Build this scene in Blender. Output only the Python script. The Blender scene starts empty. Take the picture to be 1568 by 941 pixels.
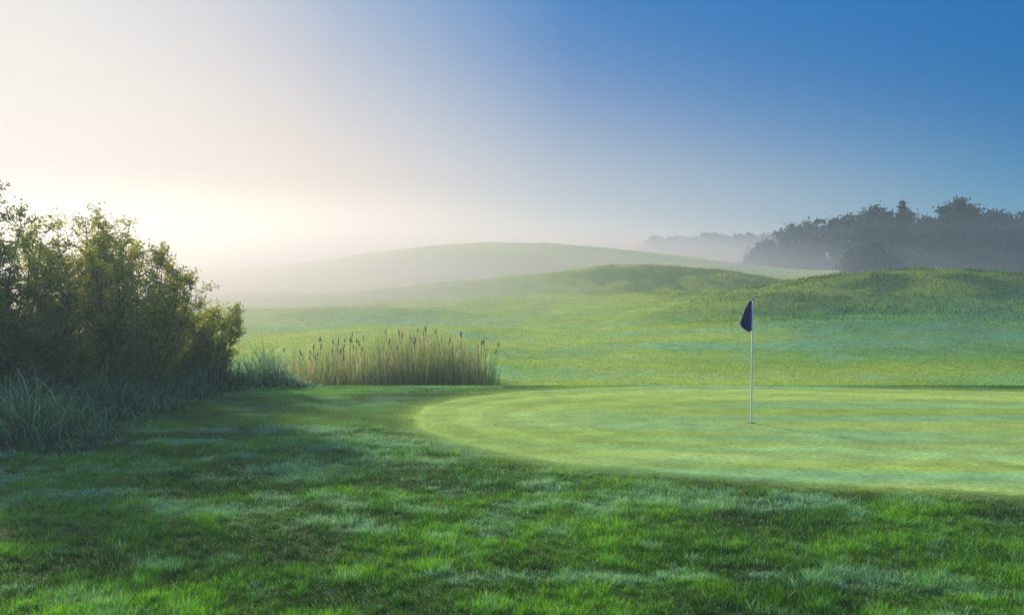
import bpy, math, numpy as np
from mathutils import Vector
rng=np.random.default_rng(7)
sc=bpy.context.scene
sc.view_settings.view_transform='Standard'; sc.view_settings.look='None'; sc.view_settings.exposure=0
# ---------- helpers
TAB=np.random.default_rng(3).random((256,256))
def vn(x,y,s=0):
    x=np.asarray(x,float)+s*17.3; y=np.asarray(y,float)+s*31.7
    xi=np.floor(x).astype(int); yi=np.floor(y).astype(int); fx=x-xi; fy=y-yi
    fx=fx*fx*(3-2*fx); fy=fy*fy*(3-2*fy)
    a=TAB[xi%256,yi%256]; b=TAB[(xi+1)%256,yi%256]; c=TAB[xi%256,(yi+1)%256]; d=TAB[(xi+1)%256,(yi+1)%256]
    return (a*(1-fx)+b*fx)*(1-fy)+(c*(1-fx)+d*fx)*fy
def fbm(x,y,s=0,o=3):
    x=np.asarray(x,float); y=np.asarray(y,float)
    r=0;a=.5;t=0
    for i in range(o):
        c,s_=math.cos(.6*i+.4),math.sin(.6*i+.4)
        r=r+a*vn((x*c-y*s_)*2**i,(x*s_+y*c)*2**i,s+i); t+=a; a*=.5
    return r/t
def fbx(x,y,s=0,o=3):   # axis aligned (for streaks)
    r=0;a=.5;t=0
    for i in range(o):
        r=r+a*vn(np.asarray(x)*2**i,np.asarray(y)*2**i,s+i); t+=a; a*=.5
    return r/t
def ss(a,b,x):
    t=np.clip((np.asarray(x,float)-a)/(b-a),0,1); return t*t*(3-2*t)
def lerp(a,b,t): return a+(b-a)*t
PITCH=math.atan(60.5/1220); F=1220.0; CZ=2.7
def ray(u,v):
    a=(u-784)/F; b=-(v-470.5)/F; c,s=math.cos(PITCH),math.sin(PITCH)
    return a, c+b*s, -s+b*c
def at_y(u,v,y):
    a,dy,dz=ray(u,v); k=y/dy; return np.array([a*k,y,CZ+dz*k])
def at_z(u,v,z=0.):
    a,dy,dz=ray(u,v); k=(z-CZ)/dz; return np.array([a*k,dy*k,z])
PY=np.array([-60,0,17.6,18.4,19.5,21,23,26,35,50,70,110,200,3000.])
PZ=np.array([0,0,0,-.03,-.25,-.6,-.88,-.9,-.55,-.2,0,0,0,0.])
_yy=np.arange(-60,300,.1); _zz=np.interp(_yy,PY,PZ)
_k=np.hanning(61); _k/=_k.sum(); _z2=np.convolve(np.pad(_zz,30,mode='edge'),_k,'valid')
_zz=np.where(_yy>26,_z2,_zz)
def terrain(x,y):
    x=np.asarray(x,float); y=np.asarray(y,float)
    z=np.interp(y,_yy,_zz)
    def g(cx,cy,sx,sy,a,rot=0):
        c,s=math.cos(rot),math.sin(rot); dx=x-cx; dy=y-cy
        p=(dx*c+dy*s)/sx; q=(-dx*s+dy*c)/sy
        return a*np.exp(-.5*(p*p+q*q))
    z=z+g(25,52,9.5,6.0,2.25,-.22)+g(38,48,11,7.5,.9)
    z=z+g(14,77,10.5,6.5,2.65,-.12)+g(4,70,8,6,.5)
    z=z+g(-7,118,19,11,5.6,-.1)+g(18,122,12,11,2.4)
    z=z+g(-48,150,26,20,3.0)+g(-75,105,26,20,1.2)+g(44,112,20,16,2.0)
    # low hummocks on the fairway
    z=z+g(1,57,6,2.6,.62,.1)+g(9,47,6,2.2,.50,-.15)+g(-9,48,7,2.4,.48)+g(17,38,5,1.9,.40,-.2)+g(-3,39,6,1.8,.28)+g(-6,74,8,4,1.0)+g(6,90,9,5,1.0)
    far=ss(22,40,y)
    z=z+far*(fbm(x*.09,y*.09,5)-.5)*.6+far*(fbm(x*.4,y*.4,9)-.5)*.28
    near=1-ss(12,20,y)
    z=z+near*(fbm(x*.9,y*1.4,2)-.5)*.06
    return z
GP=[(632,640),(650,622),(700,610),(770,602),(860,596),(960,591),(1070,588),(1200,590),(1400,597),(1568,600),(1800,608),(2050,640),(2100,720),(1900,772),(1568,757),(1400,748),(1250,738),(1150,730),(1040,722),(940,715),(860,708),(780,692),(720,680),(680,668),(645,655)]
GW=np.array([at_z(u,v)[:2] for u,v in GP])
def sdist(x,y,P):
    x=np.asarray(x,float); y=np.asarray(y,float)
    d=np.full(x.shape,1e9); ins=np.zeros(x.shape,bool); n=len(P)
    for i in range(n):
        a=P[i]; b=P[(i+1)%n]; e=b-a
        t=np.clip(((x-a[0])*e[0]+(y-a[1])*e[1])/(e@e),0,1)
        d=np.minimum(d,np.hypot(x-a[0]-t*e[0],y-a[1]-t*e[1]))
        c=((a[1]>y)!=(b[1]>y))
        xx=a[0]+(y-a[1])/(b[1]-a[1]+1e-12)*(b[0]-a[0])
        ins^=(c&(x<xx))
    return np.where(ins,-d,d)
def greensd(x,y):
    sh=np.shape(x); x=np.ravel(x); y=np.ravel(y)
    out=np.full(x.shape,9.); m=(y>6)&(y<24)&(np.abs(x)<45)
    out[m]=sdist(x[m],y[m],GW); return (out+(fbm(x*2.5,y*2.5,15)-.5)*.12).reshape(sh)
def C(*c): return np.array(c)
DEW=C(.26,.62,.52)
def dewmask(x,y):
    a=ss(.5,.68,fbx(x*.45,y*2.4,21)*.55+fbm(x*3,y*5,31)*.45)*ss(5.2,7.5,y)
    band=np.exp(-((y-(11.4-.12*x))/.8)**2)*ss(-4,-1.5,x)*(1-ss(3.5,6,x))*ss(.35,.6,fbx(x*.6,y*3,23)*.5+fbm(x*3,y*5,33)*.5)
    return np.clip(a+band*1.5,0,1)
def grasscol(x,y):
    x=np.asarray(x,float);y=np.asarray(y,float)
    sd=greensd(x,y)
    n=fbm(x*.8,y*1.6,11)[...,None]
    rough=lerp(C(.03,.12,.006),C(.095,.29,.014),ss(.3,.7,n))
    rough=lerp(rough,DEW,dewmask(x,y)[...,None]*.3)
    st=fbx(x*.10,y*1.1,41)[...,None]
    grn=lerp(C(.32,.48,.085),C(.41,.56,.12),ss(.3,.7,st))
    grn=lerp(grn,C(.19,.50,.30),ss(.46,.72,fbx(x*.12,y*1.5,51)[...,None])*.55*ss(-2,4,x)[...,None])
    ring=(np.sin((sd+.15)*6.283/1.05)>0)&(sd>-2.2)
    grn=grn*np.where(ring,1.09,.92)[...,None]
    f1=fbm(x*.1,y*.2,61)[...,None]
    fw=lerp(C(.22,.39,.05),C(.40,.53,.085),ss(.3,.7,f1))
    fw=lerp(fw,C(.20,.48,.30),ss(.42,.7,fbx(x*.10,y*.45,74)[...,None]*.75+.25*fbm(x*.8,y*1.2,75)[...,None])*.7*(1-ss(32,60,y)[...,None]))
    hill=ss(4,20,x)*ss(36,44,y)*(1-ss(66,88,y)); fw=lerp(fw,lerp(C(.022,.10,.015),C(.17,.27,.035),ss(.38,.62,fbm(x*.6,y*.6,72)[...,None])),hill[...,None]*.92)
    lowr=ss(8,16,x)*ss(28,32,y)*(1-ss(40,48,y)); fw=lerp(fw,C(.05,.24,.12)*lerp(.7,1.3,fbm(x*.8,y*.8,73)[...,None]),lowr[...,None]*.65)
    hb=ss(2,8,x)*ss(58,66,y)*(1-ss(82,92,y)); fw=lerp(fw,lerp(C(.08,.20,.02),C(.30,.39,.05),ss(.35,.65,fbm(x*.5,y*.3,76)[...,None])),hb[...,None]*.75)
    m=(1-ss(-.05,.12,sd))[...,None]
    rough=lerp(grn*.75,rough,ss(.05,.9,sd)[...,None]*.6+.4)
    col=lerp(rough,fw,ss(17.8,21,y)[...,None])
    return lerp(col,grn,m)
def mkmesh(name,V,faces_list,col=None,smooth=False,mat=None):
    me=bpy.data.meshes.new(name); V=np.asarray(V,np.float32)
    me.vertices.add(len(V)); me.vertices.foreach_set('co',V.ravel())
    L=np.concatenate([f.ravel() for f in faces_list]).astype(np.int32)
    tot=np.concatenate([np.full(len(f),f.shape[1]) for f in faces_list]).astype(np.int32)
    st=np.concatenate([[0],np.cumsum(tot)[:-1]]).astype(np.int32)
    me.loops.add(len(L)); me.loops.foreach_set('vertex_index',L)
    me.polygons.add(len(tot)); me.polygons.foreach_set('loop_start',st); me.polygons.foreach_set('loop_total',tot)
    if smooth: me.polygons.foreach_set('use_smooth',np.ones(len(tot),bool))
    me.update(calc_edges=True)
    if col is not None:
        a=me.color_attributes.new('Col','FLOAT_COLOR','POINT')
        c4=np.ones((len(V),4),np.float32); c4[:,:3]=col; a.data.foreach_set('color',c4.ravel())
    ob=bpy.data.objects.new(name,me); sc.collection.objects.link(ob)
    if mat: me.materials.append(mat)
    return ob
# ---------- materials
def newmat(name):
    m=bpy.data.materials.new(name); m.use_nodes=True; nt=m.node_tree; nt.nodes.clear()
    o=nt.nodes.new('ShaderNodeOutputMaterial'); return m,nt,o
def foliage_mat(name,trans=.45,gloss=.06,rough=.4,tt=(1.3,1.25,.5)):
    m,nt,o=newmat(name); N=nt.nodes.new; L=nt.links.new
    at=N('ShaderNodeAttribute'); at.attribute_name='Col'
    d=N('ShaderNodeBsdfDiffuse'); t=N('ShaderNodeBsdfTranslucent'); g=N('ShaderNodeBsdfGlossy'); g.inputs['Roughness'].default_value=rough
    g.inputs['Color'].default_value=(.85,1,.9,1)
    mu=N('ShaderNodeVectorMath'); mu.operation='MULTIPLY'; mu.inputs[1].default_value=tt
    L(at.outputs['Color'],d.inputs['Color']); L(at.outputs['Color'],mu.inputs[0]); L(mu.outputs[0],t.inputs['Color'])
    a=N('ShaderNodeMixShader'); a.inputs[0].default_value=trans; L(d.outputs[0],a.inputs[1]); L(t.outputs[0],a.inputs[2])
    b=N('ShaderNodeMixShader'); b.inputs[0].default_value=gloss; L(a.outputs[0],b.inputs[1]); L(g.outputs[0],b.inputs[2])
    L(b.outputs[0],o.inputs['Surface']); return m
M_grass=foliage_mat('grass_blade',.45,.03,.5,(1.4,1.3,.4)); M_leaf=foliage_mat('leaf',.5,.04,.5,(1.6,1.4,.4)); M_reed=foliage_mat('reed_leaf',.45,.05,.4,(1.2,1.15,.7))
M_tree=foliage_mat('distant_foliage',.1,.0,.6)
def bark(name,c):
    m,nt,o=newmat(name); N=nt.nodes.new; L=nt.links.new
    p=N('ShaderNodeBsdfPrincipled'); n=N('ShaderNodeTexNoise'); n.inputs['Scale'].default_value=30
    r=N('ShaderNodeValToRGB'); r.color_ramp.elements[0].color=(c[0]*.5,c[1]*.5,c[2]*.5,1); r.color_ramp.elements[1].color=(c[0]*1.5,c[1]*1.5,c[2]*1.5,1)
    L(n.outputs['Fac'],r.inputs[0]); L(r.outputs[0],p.inputs['Base Color']); p.inputs['Roughness'].default_value=.85
    L(p.outputs[0],o.inputs['Surface']); return m
M_bark=bark('bark',(.07,.05,.03)); M_cat=bark('cattail_brown',(.24,.12,.10))
def plain(name,c,r=.5):
    m,nt,o=newmat(name); p=nt.nodes.new('ShaderNodeBsdfPrincipled'); p.inputs['Base Color'].default_value=(*c,1); p.inputs['Roughness'].default_value=r
    nt.links.new(p.outputs[0],o.inputs['Surface']); return m
m,nt,o=newmat('turf'); N=nt.nodes.new; L=nt.links.new
at=N('ShaderNodeAttribute'); at.attribute_name='Col'
tc=N('ShaderNodeTexCoord')
mp=N('ShaderNodeMapping'); mp.inputs['Scale'].default_value=(.8,1.2,1); L(tc.outputs['Object'],mp.inputs[0])
n1=N('ShaderNodeTexNoise'); n1.inputs['Scale'].default_value=16; n1.inputs['Detail'].default_value=6; L(mp.outputs[0],n1.inputs['Vector'])
n2=N('ShaderNodeTexNoise'); n2.inputs['Scale'].default_value=2.2; n2.inputs['Detail'].default_value=5; L(mp.outputs[0],n2.inputs['Vector'])
mr=N('ShaderNodeMapRange'); mr.inputs[1].default_value=.3; mr.inputs[2].default_value=.7; mr.inputs[3].default_value=.72; mr.inputs[4].default_value=1.25; L(n1.outputs['Fac'],mr.inputs[0])
mr2=N('ShaderNodeMapRange'); mr2.inputs[1].default_value=.3; mr2.inputs[2].default_value=.7; mr2.inputs[3].default_value=.8; mr2.inputs[4].default_value=1.18; L(n2.outputs['Fac'],mr2.inputs[0])
mm=N('ShaderNodeMath'); mm.operation='MULTIPLY'; L(mr.outputs[0],mm.inputs[0]); L(mr2.outputs[0],mm.inputs[1])
vs=N('ShaderNodeVectorMath'); vs.operation='SCALE'; L(at.outputs['Color'],vs.inputs[0]); L(mm.outputs[0],vs.inputs['Scale'])
bp=N('ShaderNodeBump'); bp.inputs['Strength'].default_value=.35; bp.inputs['Distance'].default_value=.02; L(n1.outputs['Fac'],bp.inputs['Height'])
d=N('ShaderNodeBsdfDiffuse'); L(vs.outputs[0],d.inputs[0]); L(bp.outputs[0],d.inputs['Normal'])
g=N('ShaderNodeBsdfGlossy'); g.inputs['Roughness'].default_value=.65; L(bp.outputs[0],g.inputs['Normal']); g.inputs[0].default_value=(.85,.95,.6,1)
mx=N('ShaderNodeMixShader'); mx.inputs[0].default_value=.08; L(d.outputs[0],mx.inputs[1]); L(g.outputs[0],mx.inputs[2]); L(mx.outputs[0],o.inputs['Surface'])
M_turf=m
# ---------- terrain sheet
ys=np.concatenate([np.arange(-60,4,2.),np.arange(4,22,.1),np.arange(22,32,.25),np.arange(32,140,.6),np.geomspace(140,2500,50)])
xp=np.concatenate([np.arange(0,14,.12),np.arange(14,60,.6),np.geomspace(60,2500,50)])
xs=np.concatenate([-xp[:0:-1],xp])
X,Y=np.meshgrid(xs,ys); Z=terrain(X,Y); nx,ny=len(xs),len(ys)
V=np.stack([X,Y,Z],-1).reshape(-1,3); I=np.arange(nx*ny).reshape(ny,nx)
Fq=np.stack([I[:-1,:-1],I[:-1,1:],I[1:,1:],I[1:,:-1]],-1).reshape(-1,4)
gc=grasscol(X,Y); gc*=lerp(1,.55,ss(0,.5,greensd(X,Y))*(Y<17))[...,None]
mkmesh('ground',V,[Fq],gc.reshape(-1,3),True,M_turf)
# ---------- grass blades
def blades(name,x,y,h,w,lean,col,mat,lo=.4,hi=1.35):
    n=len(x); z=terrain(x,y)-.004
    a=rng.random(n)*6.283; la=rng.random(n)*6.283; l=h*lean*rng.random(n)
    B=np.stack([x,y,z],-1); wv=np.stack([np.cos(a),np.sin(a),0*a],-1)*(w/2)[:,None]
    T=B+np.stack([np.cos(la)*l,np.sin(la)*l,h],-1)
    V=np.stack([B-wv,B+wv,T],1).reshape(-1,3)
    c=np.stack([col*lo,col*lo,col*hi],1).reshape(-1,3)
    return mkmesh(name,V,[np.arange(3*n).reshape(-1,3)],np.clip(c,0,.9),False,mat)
def sample(n,y0,y1,pw=0.,side=.74,off=1.0):
    k=rng.random(n)
    y=y0*(y1/y0)**k if pw else y0+(y1-y0)*k
    x=(rng.random(n)*2-1)*(side*y+off); return x,y
x,y=sample(560000,5.2,13.5,1); sd=greensd(x,y); k=sd>.02; x,y,sd=x[k],y[k],sd[k]
nt_=5200; tx,ty=sample(nt_,5.2,12.5,1); rp=rng.integers(14,30,nt_); tx=np.repeat(tx,rp)+rng.normal(size=rp.sum())*.022; ty=np.repeat(ty,rp)+rng.normal(size=rp.sum())*.022
tsd=greensd(tx,ty); k=tsd>.25; tx,ty,tsd=tx[k],ty[k],tsd[k]
isT=np.concatenate([np.zeros(len(x),bool),np.ones(len(tx),bool)]); x=np.concatenate([x,tx]); y=np.concatenate([y,ty]); sd=np.concatenate([sd,tsd])
cl=fbm(x*2.2,y*3.2,77); cl2=fbm(x*9,y*11,78)
fade=ss(.0,.8,sd)*.8+.2
tuft=ss(.3,.75,cl)*.6+ss(.45,.8,cl2)*.6
h=(.022+.058*tuft+isT*.028)*fade*rng.uniform(.5,1.4,len(x))
ed=ss(.0,.6,sd)
col=grasscol(x,y)*rng.uniform(.5,1.6,len(x))[:,None]*lerp(1.,lerp(.5,1.65,ss(.3,.7,cl*.5+cl2*.5)),ed)[:,None]*(1+.25*isT)[:,None]
wet=rng.random(len(x))<dewmask(x,y)*.8+.07; col[wet]=DEW*rng.uniform(.6,1.5,wet.sum())[:,None]
dry=rng.random(len(x))<.02; col[dry]=C(.3,.28,.1)
yel=rng.random(len(x))<.10; col[yel]*=C(1.9,1.25,1.)
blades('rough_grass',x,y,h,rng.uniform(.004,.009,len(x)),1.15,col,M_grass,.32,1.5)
x,y=sample(200000,13.5,23,0); k=greensd(x,y)>.03; x,y=x[k],y[k]
col=grasscol(x,y)*rng.uniform(.6,1.5,len(x))[:,None]
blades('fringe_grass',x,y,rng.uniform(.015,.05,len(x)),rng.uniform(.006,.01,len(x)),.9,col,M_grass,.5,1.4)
x,y=sample(260000,9,18.3,0); k=greensd(x,y)<.04; x,y=x[k],y[k]
col=grasscol(x,y)*rng.uniform(.65,1.35,len(x))[:,None]
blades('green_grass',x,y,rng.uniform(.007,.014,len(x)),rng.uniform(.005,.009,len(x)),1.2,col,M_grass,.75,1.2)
x,y=sample(320000,23,105,1,.72,2)
t=fbm(x*.9,y*.9,88); rr=ss(4,16,x)*ss(34,42,y)
col=grasscol(x,y)*lerp(rng.uniform(.75,1.25,len(x)),rng.uniform(.3,1.8,len(x)),rr)[:,None]*lerp(.7,1.3,ss(.3,.7,t))[:,None]
blades('fairway_grass',x,y,rng.uniform(.03,.10,len(x))*lerp(.5,1.3,ss(.35,.7,t))*(1+rr*1.3),.0008*y*rng.uniform(.6,1.2,len(x))*(1+.6*rr),.9,col,M_grass,.5,1.3)
# ---------- ribbons
def ribbons(B,h,w,dirv,bend,segs=4,power=2.):
    n=len(B); a=np.arctan2(dirv[:,1],dirv[:,0])+rng.uniform(-.9,.9,n)+1.57
    wv=np.stack([np.cos(a),np.sin(a),0*a],-1); rows=[]
    for s in range(segs+1):
        t=s/segs; p=B.copy(); off=(bend*h*t**power)
        p[:,:2]+=dirv*off[:,None]; p[:,2]+=h*(t-.45*bend*t**3)
        ww=(w*.5*(1-t**2.2)+.0006)[:,None]*wv
        rows+= [p-ww,p+ww]
    V=np.stack(rows,1); k=2*(segs+1); base=(np.arange(n)*k)[:,None]; Fs=[]
    for s in range(segs): Fs.append(base+np.array([2*s,2*s+1,2*s+3,2*s+2]))
    tt=np.repeat(np.linspace(0,1,segs+1),2)
    return V.reshape(-1,3),np.concatenate(Fs),tt
UB=[(-260,730),(0,702),(120,692),(200,655),(280,622),(400,596),(470,592)]
UBw=[at_z(u,v)[:2] for u,v in UB]+[at_y(470,560,20.5)[:2],at_y(340,560,22)[:2],at_y(0,560,22)[:2],at_y(-400,560,20)[:2],at_y(-400,700,11)[:2]]
UBw=np.array(UBw)
n=58000; x=rng.uniform(-19,-4,n); y=rng.uniform(9,22,n); sdv=sdist(x,y,UBw); k=(sdv<.45*rng.random(n)**2); x,y,sdv=x[k],y[k],sdv[k]
k=rng.random(len(x))<np.where(sdv>-1.6,1,.45)*ss(.2,.45,fbm(x*2,y*2,94)); x,y,sdv=x[k],y[k],sdv[k]
n=len(x); cl=fbm(x*1.1,y*1.1,91)
hh=(.2+1.15*ss(0,1.3,-sdv))*lerp(.45,1.3,ss(.25,.75,cl))*rng.uniform(.5,1.2,n)
a=rng.random(n)*6.283; dv=np.stack([np.cos(a),np.sin(a)],-1)
V,Fs,tt=ribbons(np.stack([x,y,terrain(x,y)-.02],-1),hh,rng.uniform(.012,.03,n),dv,rng.uniform(.2,1.15,n),5)
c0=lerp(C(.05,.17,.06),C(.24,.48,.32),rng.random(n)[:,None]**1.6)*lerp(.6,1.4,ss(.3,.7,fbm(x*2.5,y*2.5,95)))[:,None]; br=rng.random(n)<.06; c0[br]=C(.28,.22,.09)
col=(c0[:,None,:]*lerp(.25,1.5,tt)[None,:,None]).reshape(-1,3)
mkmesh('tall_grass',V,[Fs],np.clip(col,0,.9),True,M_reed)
# ---------- tubes
class Tubes:
    def __init__(s): s.V=[];s.F=[];s.n=0
    def add(s,P,R,k=5):
        P=np.asarray(P,float); m=len(P); T=np.gradient(P,axis=0); T/=np.linalg.norm(T,axis=1)[:,None]+1e-9
        ref=np.where(np.abs(T[:,2:3])>.9,C(1.,0,0),C(0,0,1.)); A=np.cross(T,ref); A/=np.linalg.norm(A,axis=1)[:,None]+1e-9; B=np.cross(T,A)
        an=np.arange(k)/k*6.28318
        ring=P[:,None]+np.asarray(R)[:,None,None]*(A[:,None]*np.cos(an)[None,:,None]+B[:,None]*np.sin(an)[None,:,None])
        s.V.append(ring.reshape(-1,3)); i=np.arange(m*k).reshape(m,k)+s.n; j=np.roll(i,-1,1)
        s.F.append(np.stack([i[:-1],j[:-1],j[1:],i[1:]],-1).reshape(-1,4)); s.n+=m*k
def leafquads(P,size,asp,updir=.3):
    n=len(P); D=rng.normal(size=(n,3)); D[:,2]+=updir; D/=np.linalg.norm(D,axis=1)[:,None]
    S=np.cross(D,rng.normal(size=(n,3))); S/=np.linalg.norm(S,axis=1)[:,None]
    l=(size*rng.uniform(.6,1.3,n))[:,None]; w=l*asp/2
    V=np.stack([P,P+D*l*.45+S*w,P+D*l,P+D*l*.45-S*w],1).reshape(-1,3)
    return V,np.arange(4*n).reshape(-1,4)
def shrub(name,bx,by,H,W,nst,c1,c2,leaf=.06,nb=20,ntw=7,nl=12,squash=.85,prof=.35):
    bz=float(terrain(bx,by)); T=Tubes(); LP=[];LC=[]
    for i in range(nst):
        az=rng.random()*6.283; r=W/2*math.sqrt(rng.random()); h=H*(1-prof*(r/(W/2))**2)*rng.uniform(.8,1.0)
        t=np.linspace(0,1,9); wob=np.cumsum(rng.normal(size=(9,2))*.03,0)*(h/3)
        P=np.stack([bx+(.15*math.cos(az)+(r*math.cos(az))*t**.8)+wob[:,0]*t,by+squash*(.15*math.sin(az)+r*math.sin(az)*t**.8)+wob[:,1]*t,bz-.05+h*t],-1)
        T.add(P,np.linspace(.03*H/3.5,.004,9),5)
        tone=rng.random()
        for b in range(nb):
            tb=rng.uniform(.1,1); f=tb*8; j=min(int(f),7); p0=P[j]+(P[j+1]-P[j])*(f-j)
            a2=rng.random()*6.283; dz=rng.uniform(.3,1.3); d=C(math.cos(a2),math.sin(a2),dz); d/=np.linalg.norm(d)
            ln=rng.uniform(.25,.7)*(1.15-.6*tb)*H/3.5
            q=np.linspace(0,1,4)[:,None]; Q=p0+d*ln*q+C(0,0,.12)*ln*q**2
            T.add(Q,np.linspace(.007,.002,4),3)
            ct=np.clip(tone*.5+rng.random()*.5,0,1)
            for w in range(ntw):
                tw=rng.uniform(.15,1); s0=p0+d*ln*tw
                e=rng.normal(size=3); e[2]=abs(e[2])*.7+.4; e/=np.linalg.norm(e); l2=rng.uniform(.1,.32)
                if w<3: T.add(np.stack([s0,s0+e*l2]),[.0025,.001],3)
                k=rng.random(nl)[:,None]; LP.append(s0+e*l2*k+rng.normal(size=(nl,3))*.025)
                LC.append(np.repeat((lerp(c1,c2,np.clip(ct+rng.normal()*.15,0,1)))[None],nl,0))
    LP=np.concatenate(LP); LC=np.concatenate(LC)
    V,Fq=leafquads(LP,leaf,.5); LC=LC*rng.uniform(.7,1.3,len(LC))[:,None]
    e=bpy.data.objects.new(name,None); sc.collection.objects.link(e)
    o1=mkmesh('foliage',V,[Fq],np.clip(np.repeat(LC,4,0),0,.6),False,M_leaf); o2=mkmesh('stems',np.concatenate(T.V),[np.concatenate(T.F)],None,True,M_bark)
    o1.parent=e;o2.parent=e
g1,g2=C(.06,.12,.015),C(.22,.28,.04)
y1,y2=C(.14,.19,.02),C(.48,.49,.08)
def bu(u,y): return at_y(u,500,y)[0],y
shrub('willow_shrub',*bu(125,16.8),4.15,2.6,26,y1,y2,prof=.26)
shrub('willow_shrub',*bu(205,16.2),3.6,2.2,21,y1,y2,prof=.3)
shrub('willow_shrub',*bu(-28,14.2),4.45,2.3,26,g1,g2,prof=.28)
shrub('willow_shrub',*bu(10,14.3),2.9,2.4,17,g1*.8,g2*.8)
shrub('willow_shrub',*bu(308,18.5),2.2,1.6,14,C(.14,.20,.015),C(.48,.50,.05),prof=.3)
shrub('willow_shrub',*bu(250,17.3),2.3,1.9,12,y1,y2*.8)
shrub('willow_shrub',*bu(110,15.0),2.1,2.4,14,g1*.8,g2*.8)
shrub('willow_shrub',*bu(-330,15.5),4.0,3.2,14,g1,g2,nb=12)
# ---------- cattails
n=4200; u=np.where(rng.random(n)<.84,rng.triangular(430,650,768,n),rng.uniform(370,520,n)); y=rng.uniform(22,26,n)
x=(u-784)/F*y; z=terrain(x,y)
HU=[370,430,470,540,590,640,690,740,770]; HV=[.95,1.15,1.35,1.45,1.72,1.85,1.8,1.55,1.15]
h=np.interp(u,HU,HV)*(.42+.68*rng.random(n)**1.2)*lerp(.8,1.2,fbm(x*3,y*3,99)); a=rng.random(n)*6.283; dv=np.stack([np.cos(a),np.sin(a)],-1)
V,Fs,tt=ribbons(np.stack([x,y,z-.05],-1),h,rng.uniform(.015,.038,n),dv,np.abs(rng.normal(.05,.3,n)))
c0=lerp(C(.12,.22,.07),C(.46,.52,.26),rng.random(n)[:,None]); br=rng.random(n)<.22; c0[br]=C(.46,.36,.20)
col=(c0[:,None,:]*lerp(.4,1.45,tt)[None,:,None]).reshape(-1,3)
e=bpy.data.objects.new('cattail_reeds',None); sc.collection.objects.link(e)
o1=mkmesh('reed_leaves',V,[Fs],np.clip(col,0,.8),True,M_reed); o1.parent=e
T=Tubes(); T2=Tubes()
for i in range(70):
    uu=rng.choice([rng.uniform(465,760),rng.uniform(470,560),rng.uniform(590,700),rng.uniform(385,450)],p=[.4,.25,.3,.05]); yy=rng.uniform(22.3,25.5); xx=(uu-784)/F*yy; zz=float(terrain(xx,yy))
    hm=float(np.interp(uu,HU,HV))*rng.uniform(.6,.97)
    l=rng.normal(size=2)*.16; P=np.stack([C(xx+l[0]*t,yy+l[1]*t,zz+hm*t) for t in np.linspace(0,1,6)])
    T.add(P,np.full(6,.005),4)
    d=(P[-1]-P[-2]); d/=np.linalg.norm(d); s=P[-1]; r=rng.uniform(.014,.022); Lh=rng.uniform(.10,.2)
    T2.add(np.stack([s+d*Lh*t for t in (0,.04,.15,.5,.85,.96,1,1.01,1.5)]),[.004,r*.7,r,r,r,r*.7,.005,.004,.001],7)
o=mkmesh('reed_stalks',np.concatenate(T.V),[np.concatenate(T.F)],np.tile(C(.3,.35,.15),(T.n,1)),True,M_reed); o.parent=e
o=mkmesh('cattail_heads',np.concatenate(T2.V),[np.concatenate(T2.F)],None,True,M_cat); o.parent=e
# ---------- distant trees
def treeline(name,specs,leafsz,nq):
    LV=[];LF=[];LC=[];off=0; T=Tubes()
    for (u,vt,y,wm,kind) in specs:
        top=at_y(u,vt,y); bz=float(terrain(top[0],y)); H=top[2]-bz; R=wm/2
        T.add(np.stack([C(top[0],y,bz-.2),C(top[0]+.1,y,bz+H*.4),C(top[0],y,bz+H*.93)]),[.22,.16,.03],6)
        nlobe=60; P=[]; tone=rng.uniform(.6,1.5)
        for i in range(nlobe):
            if kind=='c':
                t=1-math.sqrt(1-rng.random()*.985); rr=R*(1-t); a=rng.random()*6.283; c=C(rr*math.cos(a)*rng.uniform(.3,1),rr*math.sin(a),H*(.05+.93*t)); s=.12+.42*(1-t)
            else:
                t=rng.random(); env=math.sqrt(max(0,1-(max(0,t-.25)/.75)**2)); a=rng.random()*6.283; rr=R*env*math.sqrt(rng.random()); c=C(rr*math.cos(a),rr*math.sin(a),H*(.03+.88*t)); s=rng.uniform(.28,.62)
            c=c+C(top[0],y,bz)
            T.add(np.stack([C(top[0],y,min(c[2]-.6,bz+H*.8)),c]),[.05,.012],3)
            q=c+rng.normal(size=(nq,3))*s*C(1,1,.8); P.append(q)
            LC.append(np.tile(C(.012,.036,.030)*tone*rng.uniform(.4,1.7),(nq*4,1)))
        P=np.concatenate(P); V,Fq=leafquads(P,leafsz,.8,.1); LV.append(V); LF.append(Fq+off); off+=len(V)
    e=bpy.data.objects.new(name,None); sc.collection.objects.link(e)
    o=mkmesh('foliage',np.concatenate(LV),[np.concatenate(LF)],np.concatenate(LC),False,M_tree); o.parent=e
    o=mkmesh('trunks',np.concatenate(T.V),[np.concatenate(T.F)],None,True,M_bark); o.parent=e
tops=[(1150,388),(1180,360),(1205,342),(1240,326),(1290,320),(1335,315),(1382,308),(1425,321),(1465,306),(1500,316),(1530,317),(1568,318),(1620,304),(1680,314),(1750,308),(1830,315),(1900,308)]
sp=[]
for i,u in enumerate(range(1160,1960,13)):
    vt=np.interp(u,[t[0] for t in tops],[t[1] for t in tops])+rng.uniform(-5,9); yy=np.interp(u,[1165,1450],[145,116])+rng.uniform(-4,5)
    sp.append((u,vt,yy,rng.uniform(3.6,7),'c' if rng.random()<.25 else 'd'))
for u in range(1335,1900,30): sp.append((u+rng.uniform(-10,10),rng.uniform(335,365),rng.uniform(107,112),rng.uniform(5.5,7.5),'d'))
sp+= [(1345,374,98,6,'d'),(1318,382,98,4,'d'),(1382,295,113,3.6,'c'),(1462,293,112,5.6,'c'),(1470,297,113,4.5,'d'),(1490,303,112,4,'c')]
treeline('distant_trees',sp,.36,62)
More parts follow.
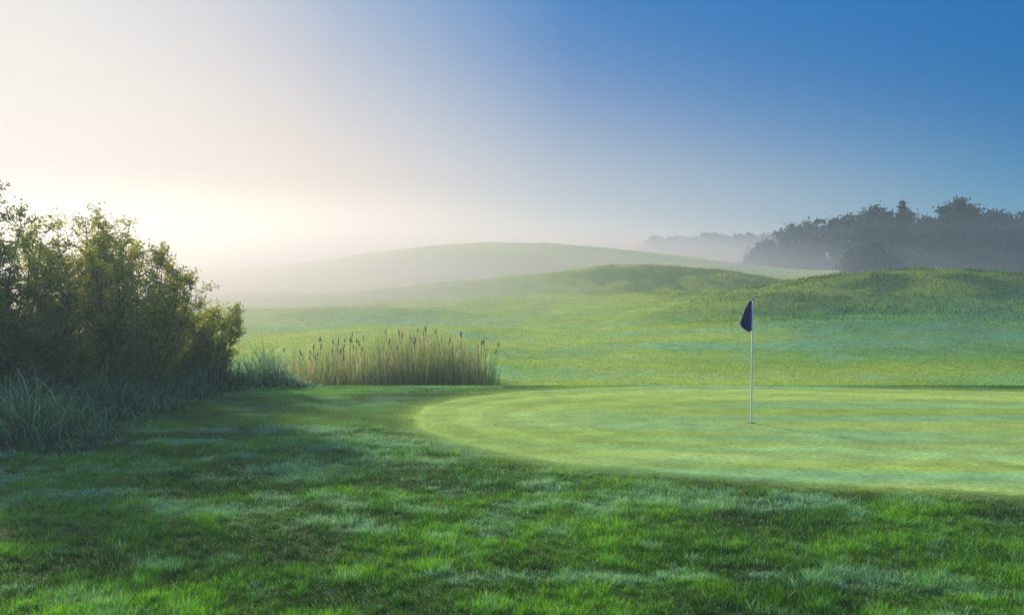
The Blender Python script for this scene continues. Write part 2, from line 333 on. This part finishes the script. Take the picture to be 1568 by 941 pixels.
sp=[(u,rng.uniform(350,358)+ (6 if u<1080 else 0),rng.uniform(235,255),rng.uniform(11,15),'d') for u in range(1000,1190,12)]
treeline('far_trees',sp,.8,40)
# ---------- golf flag
fb=at_z(1150,647,0); fx,fy=fb[0],fb[1]; fz=float(terrain(fx,fy)); px=F/fy
e=bpy.data.objects.new('golf_flagstick',None); sc.collection.objects.link(e)
Hf=(647-458)/px
T=Tubes(); T.add([C(fx,fy,fz-.1),C(fx,fy,fz+.09),C(fx,fy,fz+.1),C(fx,fy,fz+Hf*.5),C(fx,fy,fz+Hf),C(fx,fy,fz+Hf+.004)],[.017,.017,.015,.0145,.013,.001],12)
o=mkmesh('pole',np.concatenate(T.V),[np.concatenate(T.F)],None,True,plain('white_fibreglass',(.85,.85,.83),.35)); o.parent=e
T=Tubes(); T.add([C(fx,fy,fz+Hf-.005),C(fx,fy,fz+Hf),C(fx,fy,fz+Hf+.02),C(fx,fy,fz+Hf+.025)],[.008,.016,.014,.001],10)
o=mkmesh('cap',np.concatenate(T.V),[np.concatenate(T.F)],None,True,plain('cap_navy',(.02,.02,.08),.4)); o.parent=e
an=np.linspace(0,6.2832,25)[:-1]; V=[];
for r,dz in ((.054,.006),(.054,-.1),(.0,-.1)):
    V+= [(fx+r*math.cos(t),fy+r*math.sin(t),fz+dz) for t in an]
V+= [(fx+.066*math.cos(t),fy+.066*math.sin(t),fz+.006) for t in an]
i=np.arange(24); j=(i+1)%24
o=mkmesh('hole_cup',V,[np.stack([i,j,j+24,i+24],-1),np.stack([i,j,j+72,i+72],-1)],None,True,plain('cup',(.25,.25,.22),.5)); o.parent=e
ns,nr=28,30; V=[]
for r in range(nr+1):
    t=r/nr; zt=fz+Hf-.01-t*(46/px)
    reach=np.interp(t,[0,.15,.4,.7,.82,1],[4,8,13,19,16,4])/px
    for s in range(ns+1):
        q=s/ns; fold=math.sin(q*15+t*2.2)*.022*(.3+q)*min(1,reach*12)
        sag=(.03*math.sin(q*15+1+t*3))*t*q
        V.append((fx-.014-reach*q+.006*math.sin(q*22+t*5)*q,fy-.004+fold,zt-.05*q*(1-t)*t*2+sag))
V=np.array(V); I=np.arange((ns+1)*(nr+1)).reshape(nr+1,ns+1)
m,nt,o_=newmat('navy_cloth'); p=nt.nodes.new('ShaderNodeBsdfPrincipled'); p.inputs['Roughness'].default_value=.7
w=nt.nodes.new('ShaderNodeTexNoise'); w.inputs['Scale'].default_value=12; rp=nt.nodes.new('ShaderNodeValToRGB'); rp.color_ramp.elements[0].color=(.006,.008,.06,1); rp.color_ramp.elements[1].color=(.015,.018,.13,1)
nt.links.new(w.outputs['Fac'],rp.inputs[0]); nt.links.new(rp.outputs[0],p.inputs['Base Color'])
tr=nt.nodes.new('ShaderNodeBsdfTranslucent'); tr.inputs[0].default_value=(.015,.02,.2,1); ms=nt.nodes.new('ShaderNodeMixShader'); ms.inputs[0].default_value=.25
nt.links.new(p.outputs[0],ms.inputs[1]); nt.links.new(tr.outputs[0],ms.inputs[2]); nt.links.new(ms.outputs[0],o_.inputs['Surface'])
o=mkmesh('flag',V,[np.stack([I[:-1,:-1],I[:-1,1:],I[1:,1:],I[1:,:-1]],-1).reshape(-1,4)],None,True,m); o.parent=e
x,y=sample(30,6,16,1,.68,0); z=terrain(x,y)+.015
V,Fq=leafquads(np.stack([x,y,z],-1),.03,.7,0); c=np.repeat(lerp(C(.16,.10,.03),C(.32,.26,.10),rng.random(30)[:,None]),4,0)
mkmesh('fallen_leaves',V,[Fq],c,False,M_leaf)
# ---------- mist
def mistmat(name,dens,an,col,soft):
    m,nt,o=newmat(name); N=nt.nodes.new; L=nt.links.new
    v=N('ShaderNodeVolumeScatter'); v.inputs['Density'].default_value=dens; v.inputs['Anisotropy'].default_value=an; v.inputs['Color'].default_value=(*col,1)
    if soft:   # density falls smoothly to zero at the edge of the bank
        tc=N('ShaderNodeTexCoord'); d=N('ShaderNodeVectorMath'); d.operation='DOT_PRODUCT'; L(tc.outputs['Object'],d.inputs[0]); L(tc.outputs['Object'],d.inputs[1])
        s=N('ShaderNodeMath'); s.operation='SUBTRACT'; s.use_clamp=True; s.inputs[0].default_value=1; L(d.outputs['Value'],s.inputs[1])
        p=N('ShaderNodeMath'); p.operation='POWER'; L(s.outputs[0],p.inputs[0]); p.inputs[1].default_value=1.9
        k=N('ShaderNodeMath'); k.operation='MULTIPLY'; L(p.outputs[0],k.inputs[0]); k.inputs[1].default_value=dens
        L(k.outputs[0],v.inputs['Density'])
    L(v.outputs[0],o.inputs['Volume']); return m
me_=bpy.data.objects.new('mist',None); sc.collection.objects.link(me_)
def bank(name,c,r,dens,soft=True,an=.35,col=(.62,.82,.95)):
    bpy.ops.mesh.primitive_uv_sphere_add(segments=40,ring_count=24,radius=1,location=c); o=bpy.context.object; o.name=name; o.scale=r; o.parent=me_
    o.data.materials.append(mistmat(name,dens,an,col,soft))
bank('valley_mist',(0,160,-2),(420,330,11),.0028,False)
bank('valley_mist',(0,160,-2),(430,340,28),.0005,False)
WM=(1.0,.955,.88)
bank('hill_mist',(-42,114,-1),(94,92,15),.044,True,.46,WM)
bank('pond_mist',(-24,56,-1),(38,36,7),.042,True,.48,WM)
bank('wood_mist',(26,180,0),(85,72,15),.038)
bank('hollow_mist',(24,98,1),(64,16,6.5),.032)
# ---------- sun, sky
AZ=math.radians(-43); EL=math.radians(22)
def dirv(az,el): return Vector((math.sin(az)*math.cos(el),math.cos(az)*math.cos(el),math.sin(el)))
S=dirv(AZ,EL)
ld=bpy.data.lights.new('sun','SUN'); ld.energy=5; ld.angle=math.radians(5); ld.color=(1,.88,.70)
lo=bpy.data.objects.new('sun',ld); sc.collection.objects.link(lo); lo.rotation_euler=S.to_track_quat('Z','Y').to_euler()
w=bpy.data.worlds.new('World'); sc.world=w; w.use_nodes=True; nt=w.node_tree; nt.nodes.clear(); N=nt.nodes.new; L=nt.links.new
out=N('ShaderNodeOutputWorld'); bg=N('ShaderNodeBackground'); bg.inputs[1].default_value=.1; L(bg.outputs[0],out.inputs[0])
sk=N('ShaderNodeTexSky'); sk.sky_type='NISHITA'; sk.sun_disc=False; sk.sun_elevation=EL; sk.sun_rotation=AZ%(2*math.pi)
hs=N('ShaderNodeHueSaturation'); hs.inputs['Saturation'].default_value=1.5; hs.inputs['Value'].default_value=.7; L(sk.outputs[0],hs.inputs['Color'])
tc=N('ShaderNodeTexCoord'); dt=N('ShaderNodeVectorMath'); dt.operation='DOT_PRODUCT'; dt.inputs[1].default_value=dirv(math.radians(-41),math.radians(12)); L(tc.outputs['Generated'],dt.inputs[0])
sx=N('ShaderNodeSeparateXYZ'); L(tc.outputs['Generated'],sx.inputs[0])
def M(op,a,b=None,c=None):
    n=N('ShaderNodeMath'); n.operation=op
    for i,v in enumerate((a,b,c)):
        if v is None: continue
        if isinstance(v,(int,float)): n.inputs[i].default_value=v
        else: L(v,n.inputs[i])
    return n.outputs[0]
cc=M('MAXIMUM',dt.outputs['Value'],0.0)
elw=M('MULTIPLY_ADD',M('POWER',cc,8.0),13.0,M('MULTIPLY_ADD',cc,7.8,4.3))
el=M('MULTIPLY',M('MAXIMUM',sx.outputs[2],0.0),57.3)
q=M('DIVIDE',el,elw); hz=M('EXPONENT',M('MULTIPLY',M('MULTIPLY',q,q),-1.0))
def ramp(fac,st,k=10):
    r=N('ShaderNodeValToRGB'); cr=r.color_ramp
    while len(cr.elements)<len(st): cr.elements.new(.5)
    for e_,(p,c) in zip(cr.elements,st):
        e_.position=p; e_.color=(*[((v/255+.055)/1.055)**2.4 if v>10 else v/255/12.92 for v in c],1)
    L(fac,r.inputs[0]); s=N('ShaderNodeVectorMath'); s.operation='SCALE'; s.inputs['Scale'].default_value=k; L(r.outputs[0],s.inputs[0]); return s.outputs[0]
hc=ramp(cc,[(0,(90,145,170)),(.3,(100,162,192)),(.72,(208,213,212)),(.9,(250,234,218)),(1,(255,247,236))])
bc=ramp(cc,[(0,(0,99,168)),(.3,(0,108,178)),(.72,(34,118,192)),(.88,(112,157,207)),(1,(198,208,219))])
def mix(f,a,b):
    n=N('ShaderNodeMix'); n.data_type='RGBA'
    if isinstance(f,float): n.inputs[0].default_value=f
    else: L(f,n.inputs[0])
    L(a,n.inputs[6]); L(b,n.inputs[7]); return n.outputs[2]
blue=mix(.98,hs.outputs[0],bc)
zr=N('ShaderNodeMapRange'); zr.interpolation_type='SMOOTHSTEP'; zr.inputs[1].default_value=.36; zr.inputs[2].default_value=.8; L(sx.outputs[2],zr.inputs[0])  # unseen overhead sky made paler, added to raise the ambient fill
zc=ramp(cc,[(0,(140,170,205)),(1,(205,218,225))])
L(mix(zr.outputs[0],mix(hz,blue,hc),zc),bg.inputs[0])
# ---------- camera
cd=bpy.data.cameras.new('camera'); cd.sensor_width=36; cd.lens=36*1220/1568; cd.clip_end=6000; cd.clip_start=.1
co=bpy.data.objects.new('camera',cd); sc.collection.objects.link(co); co.location=(0,0,CZ); co.rotation_euler=(math.pi/2-PITCH,0,0); sc.camera=co
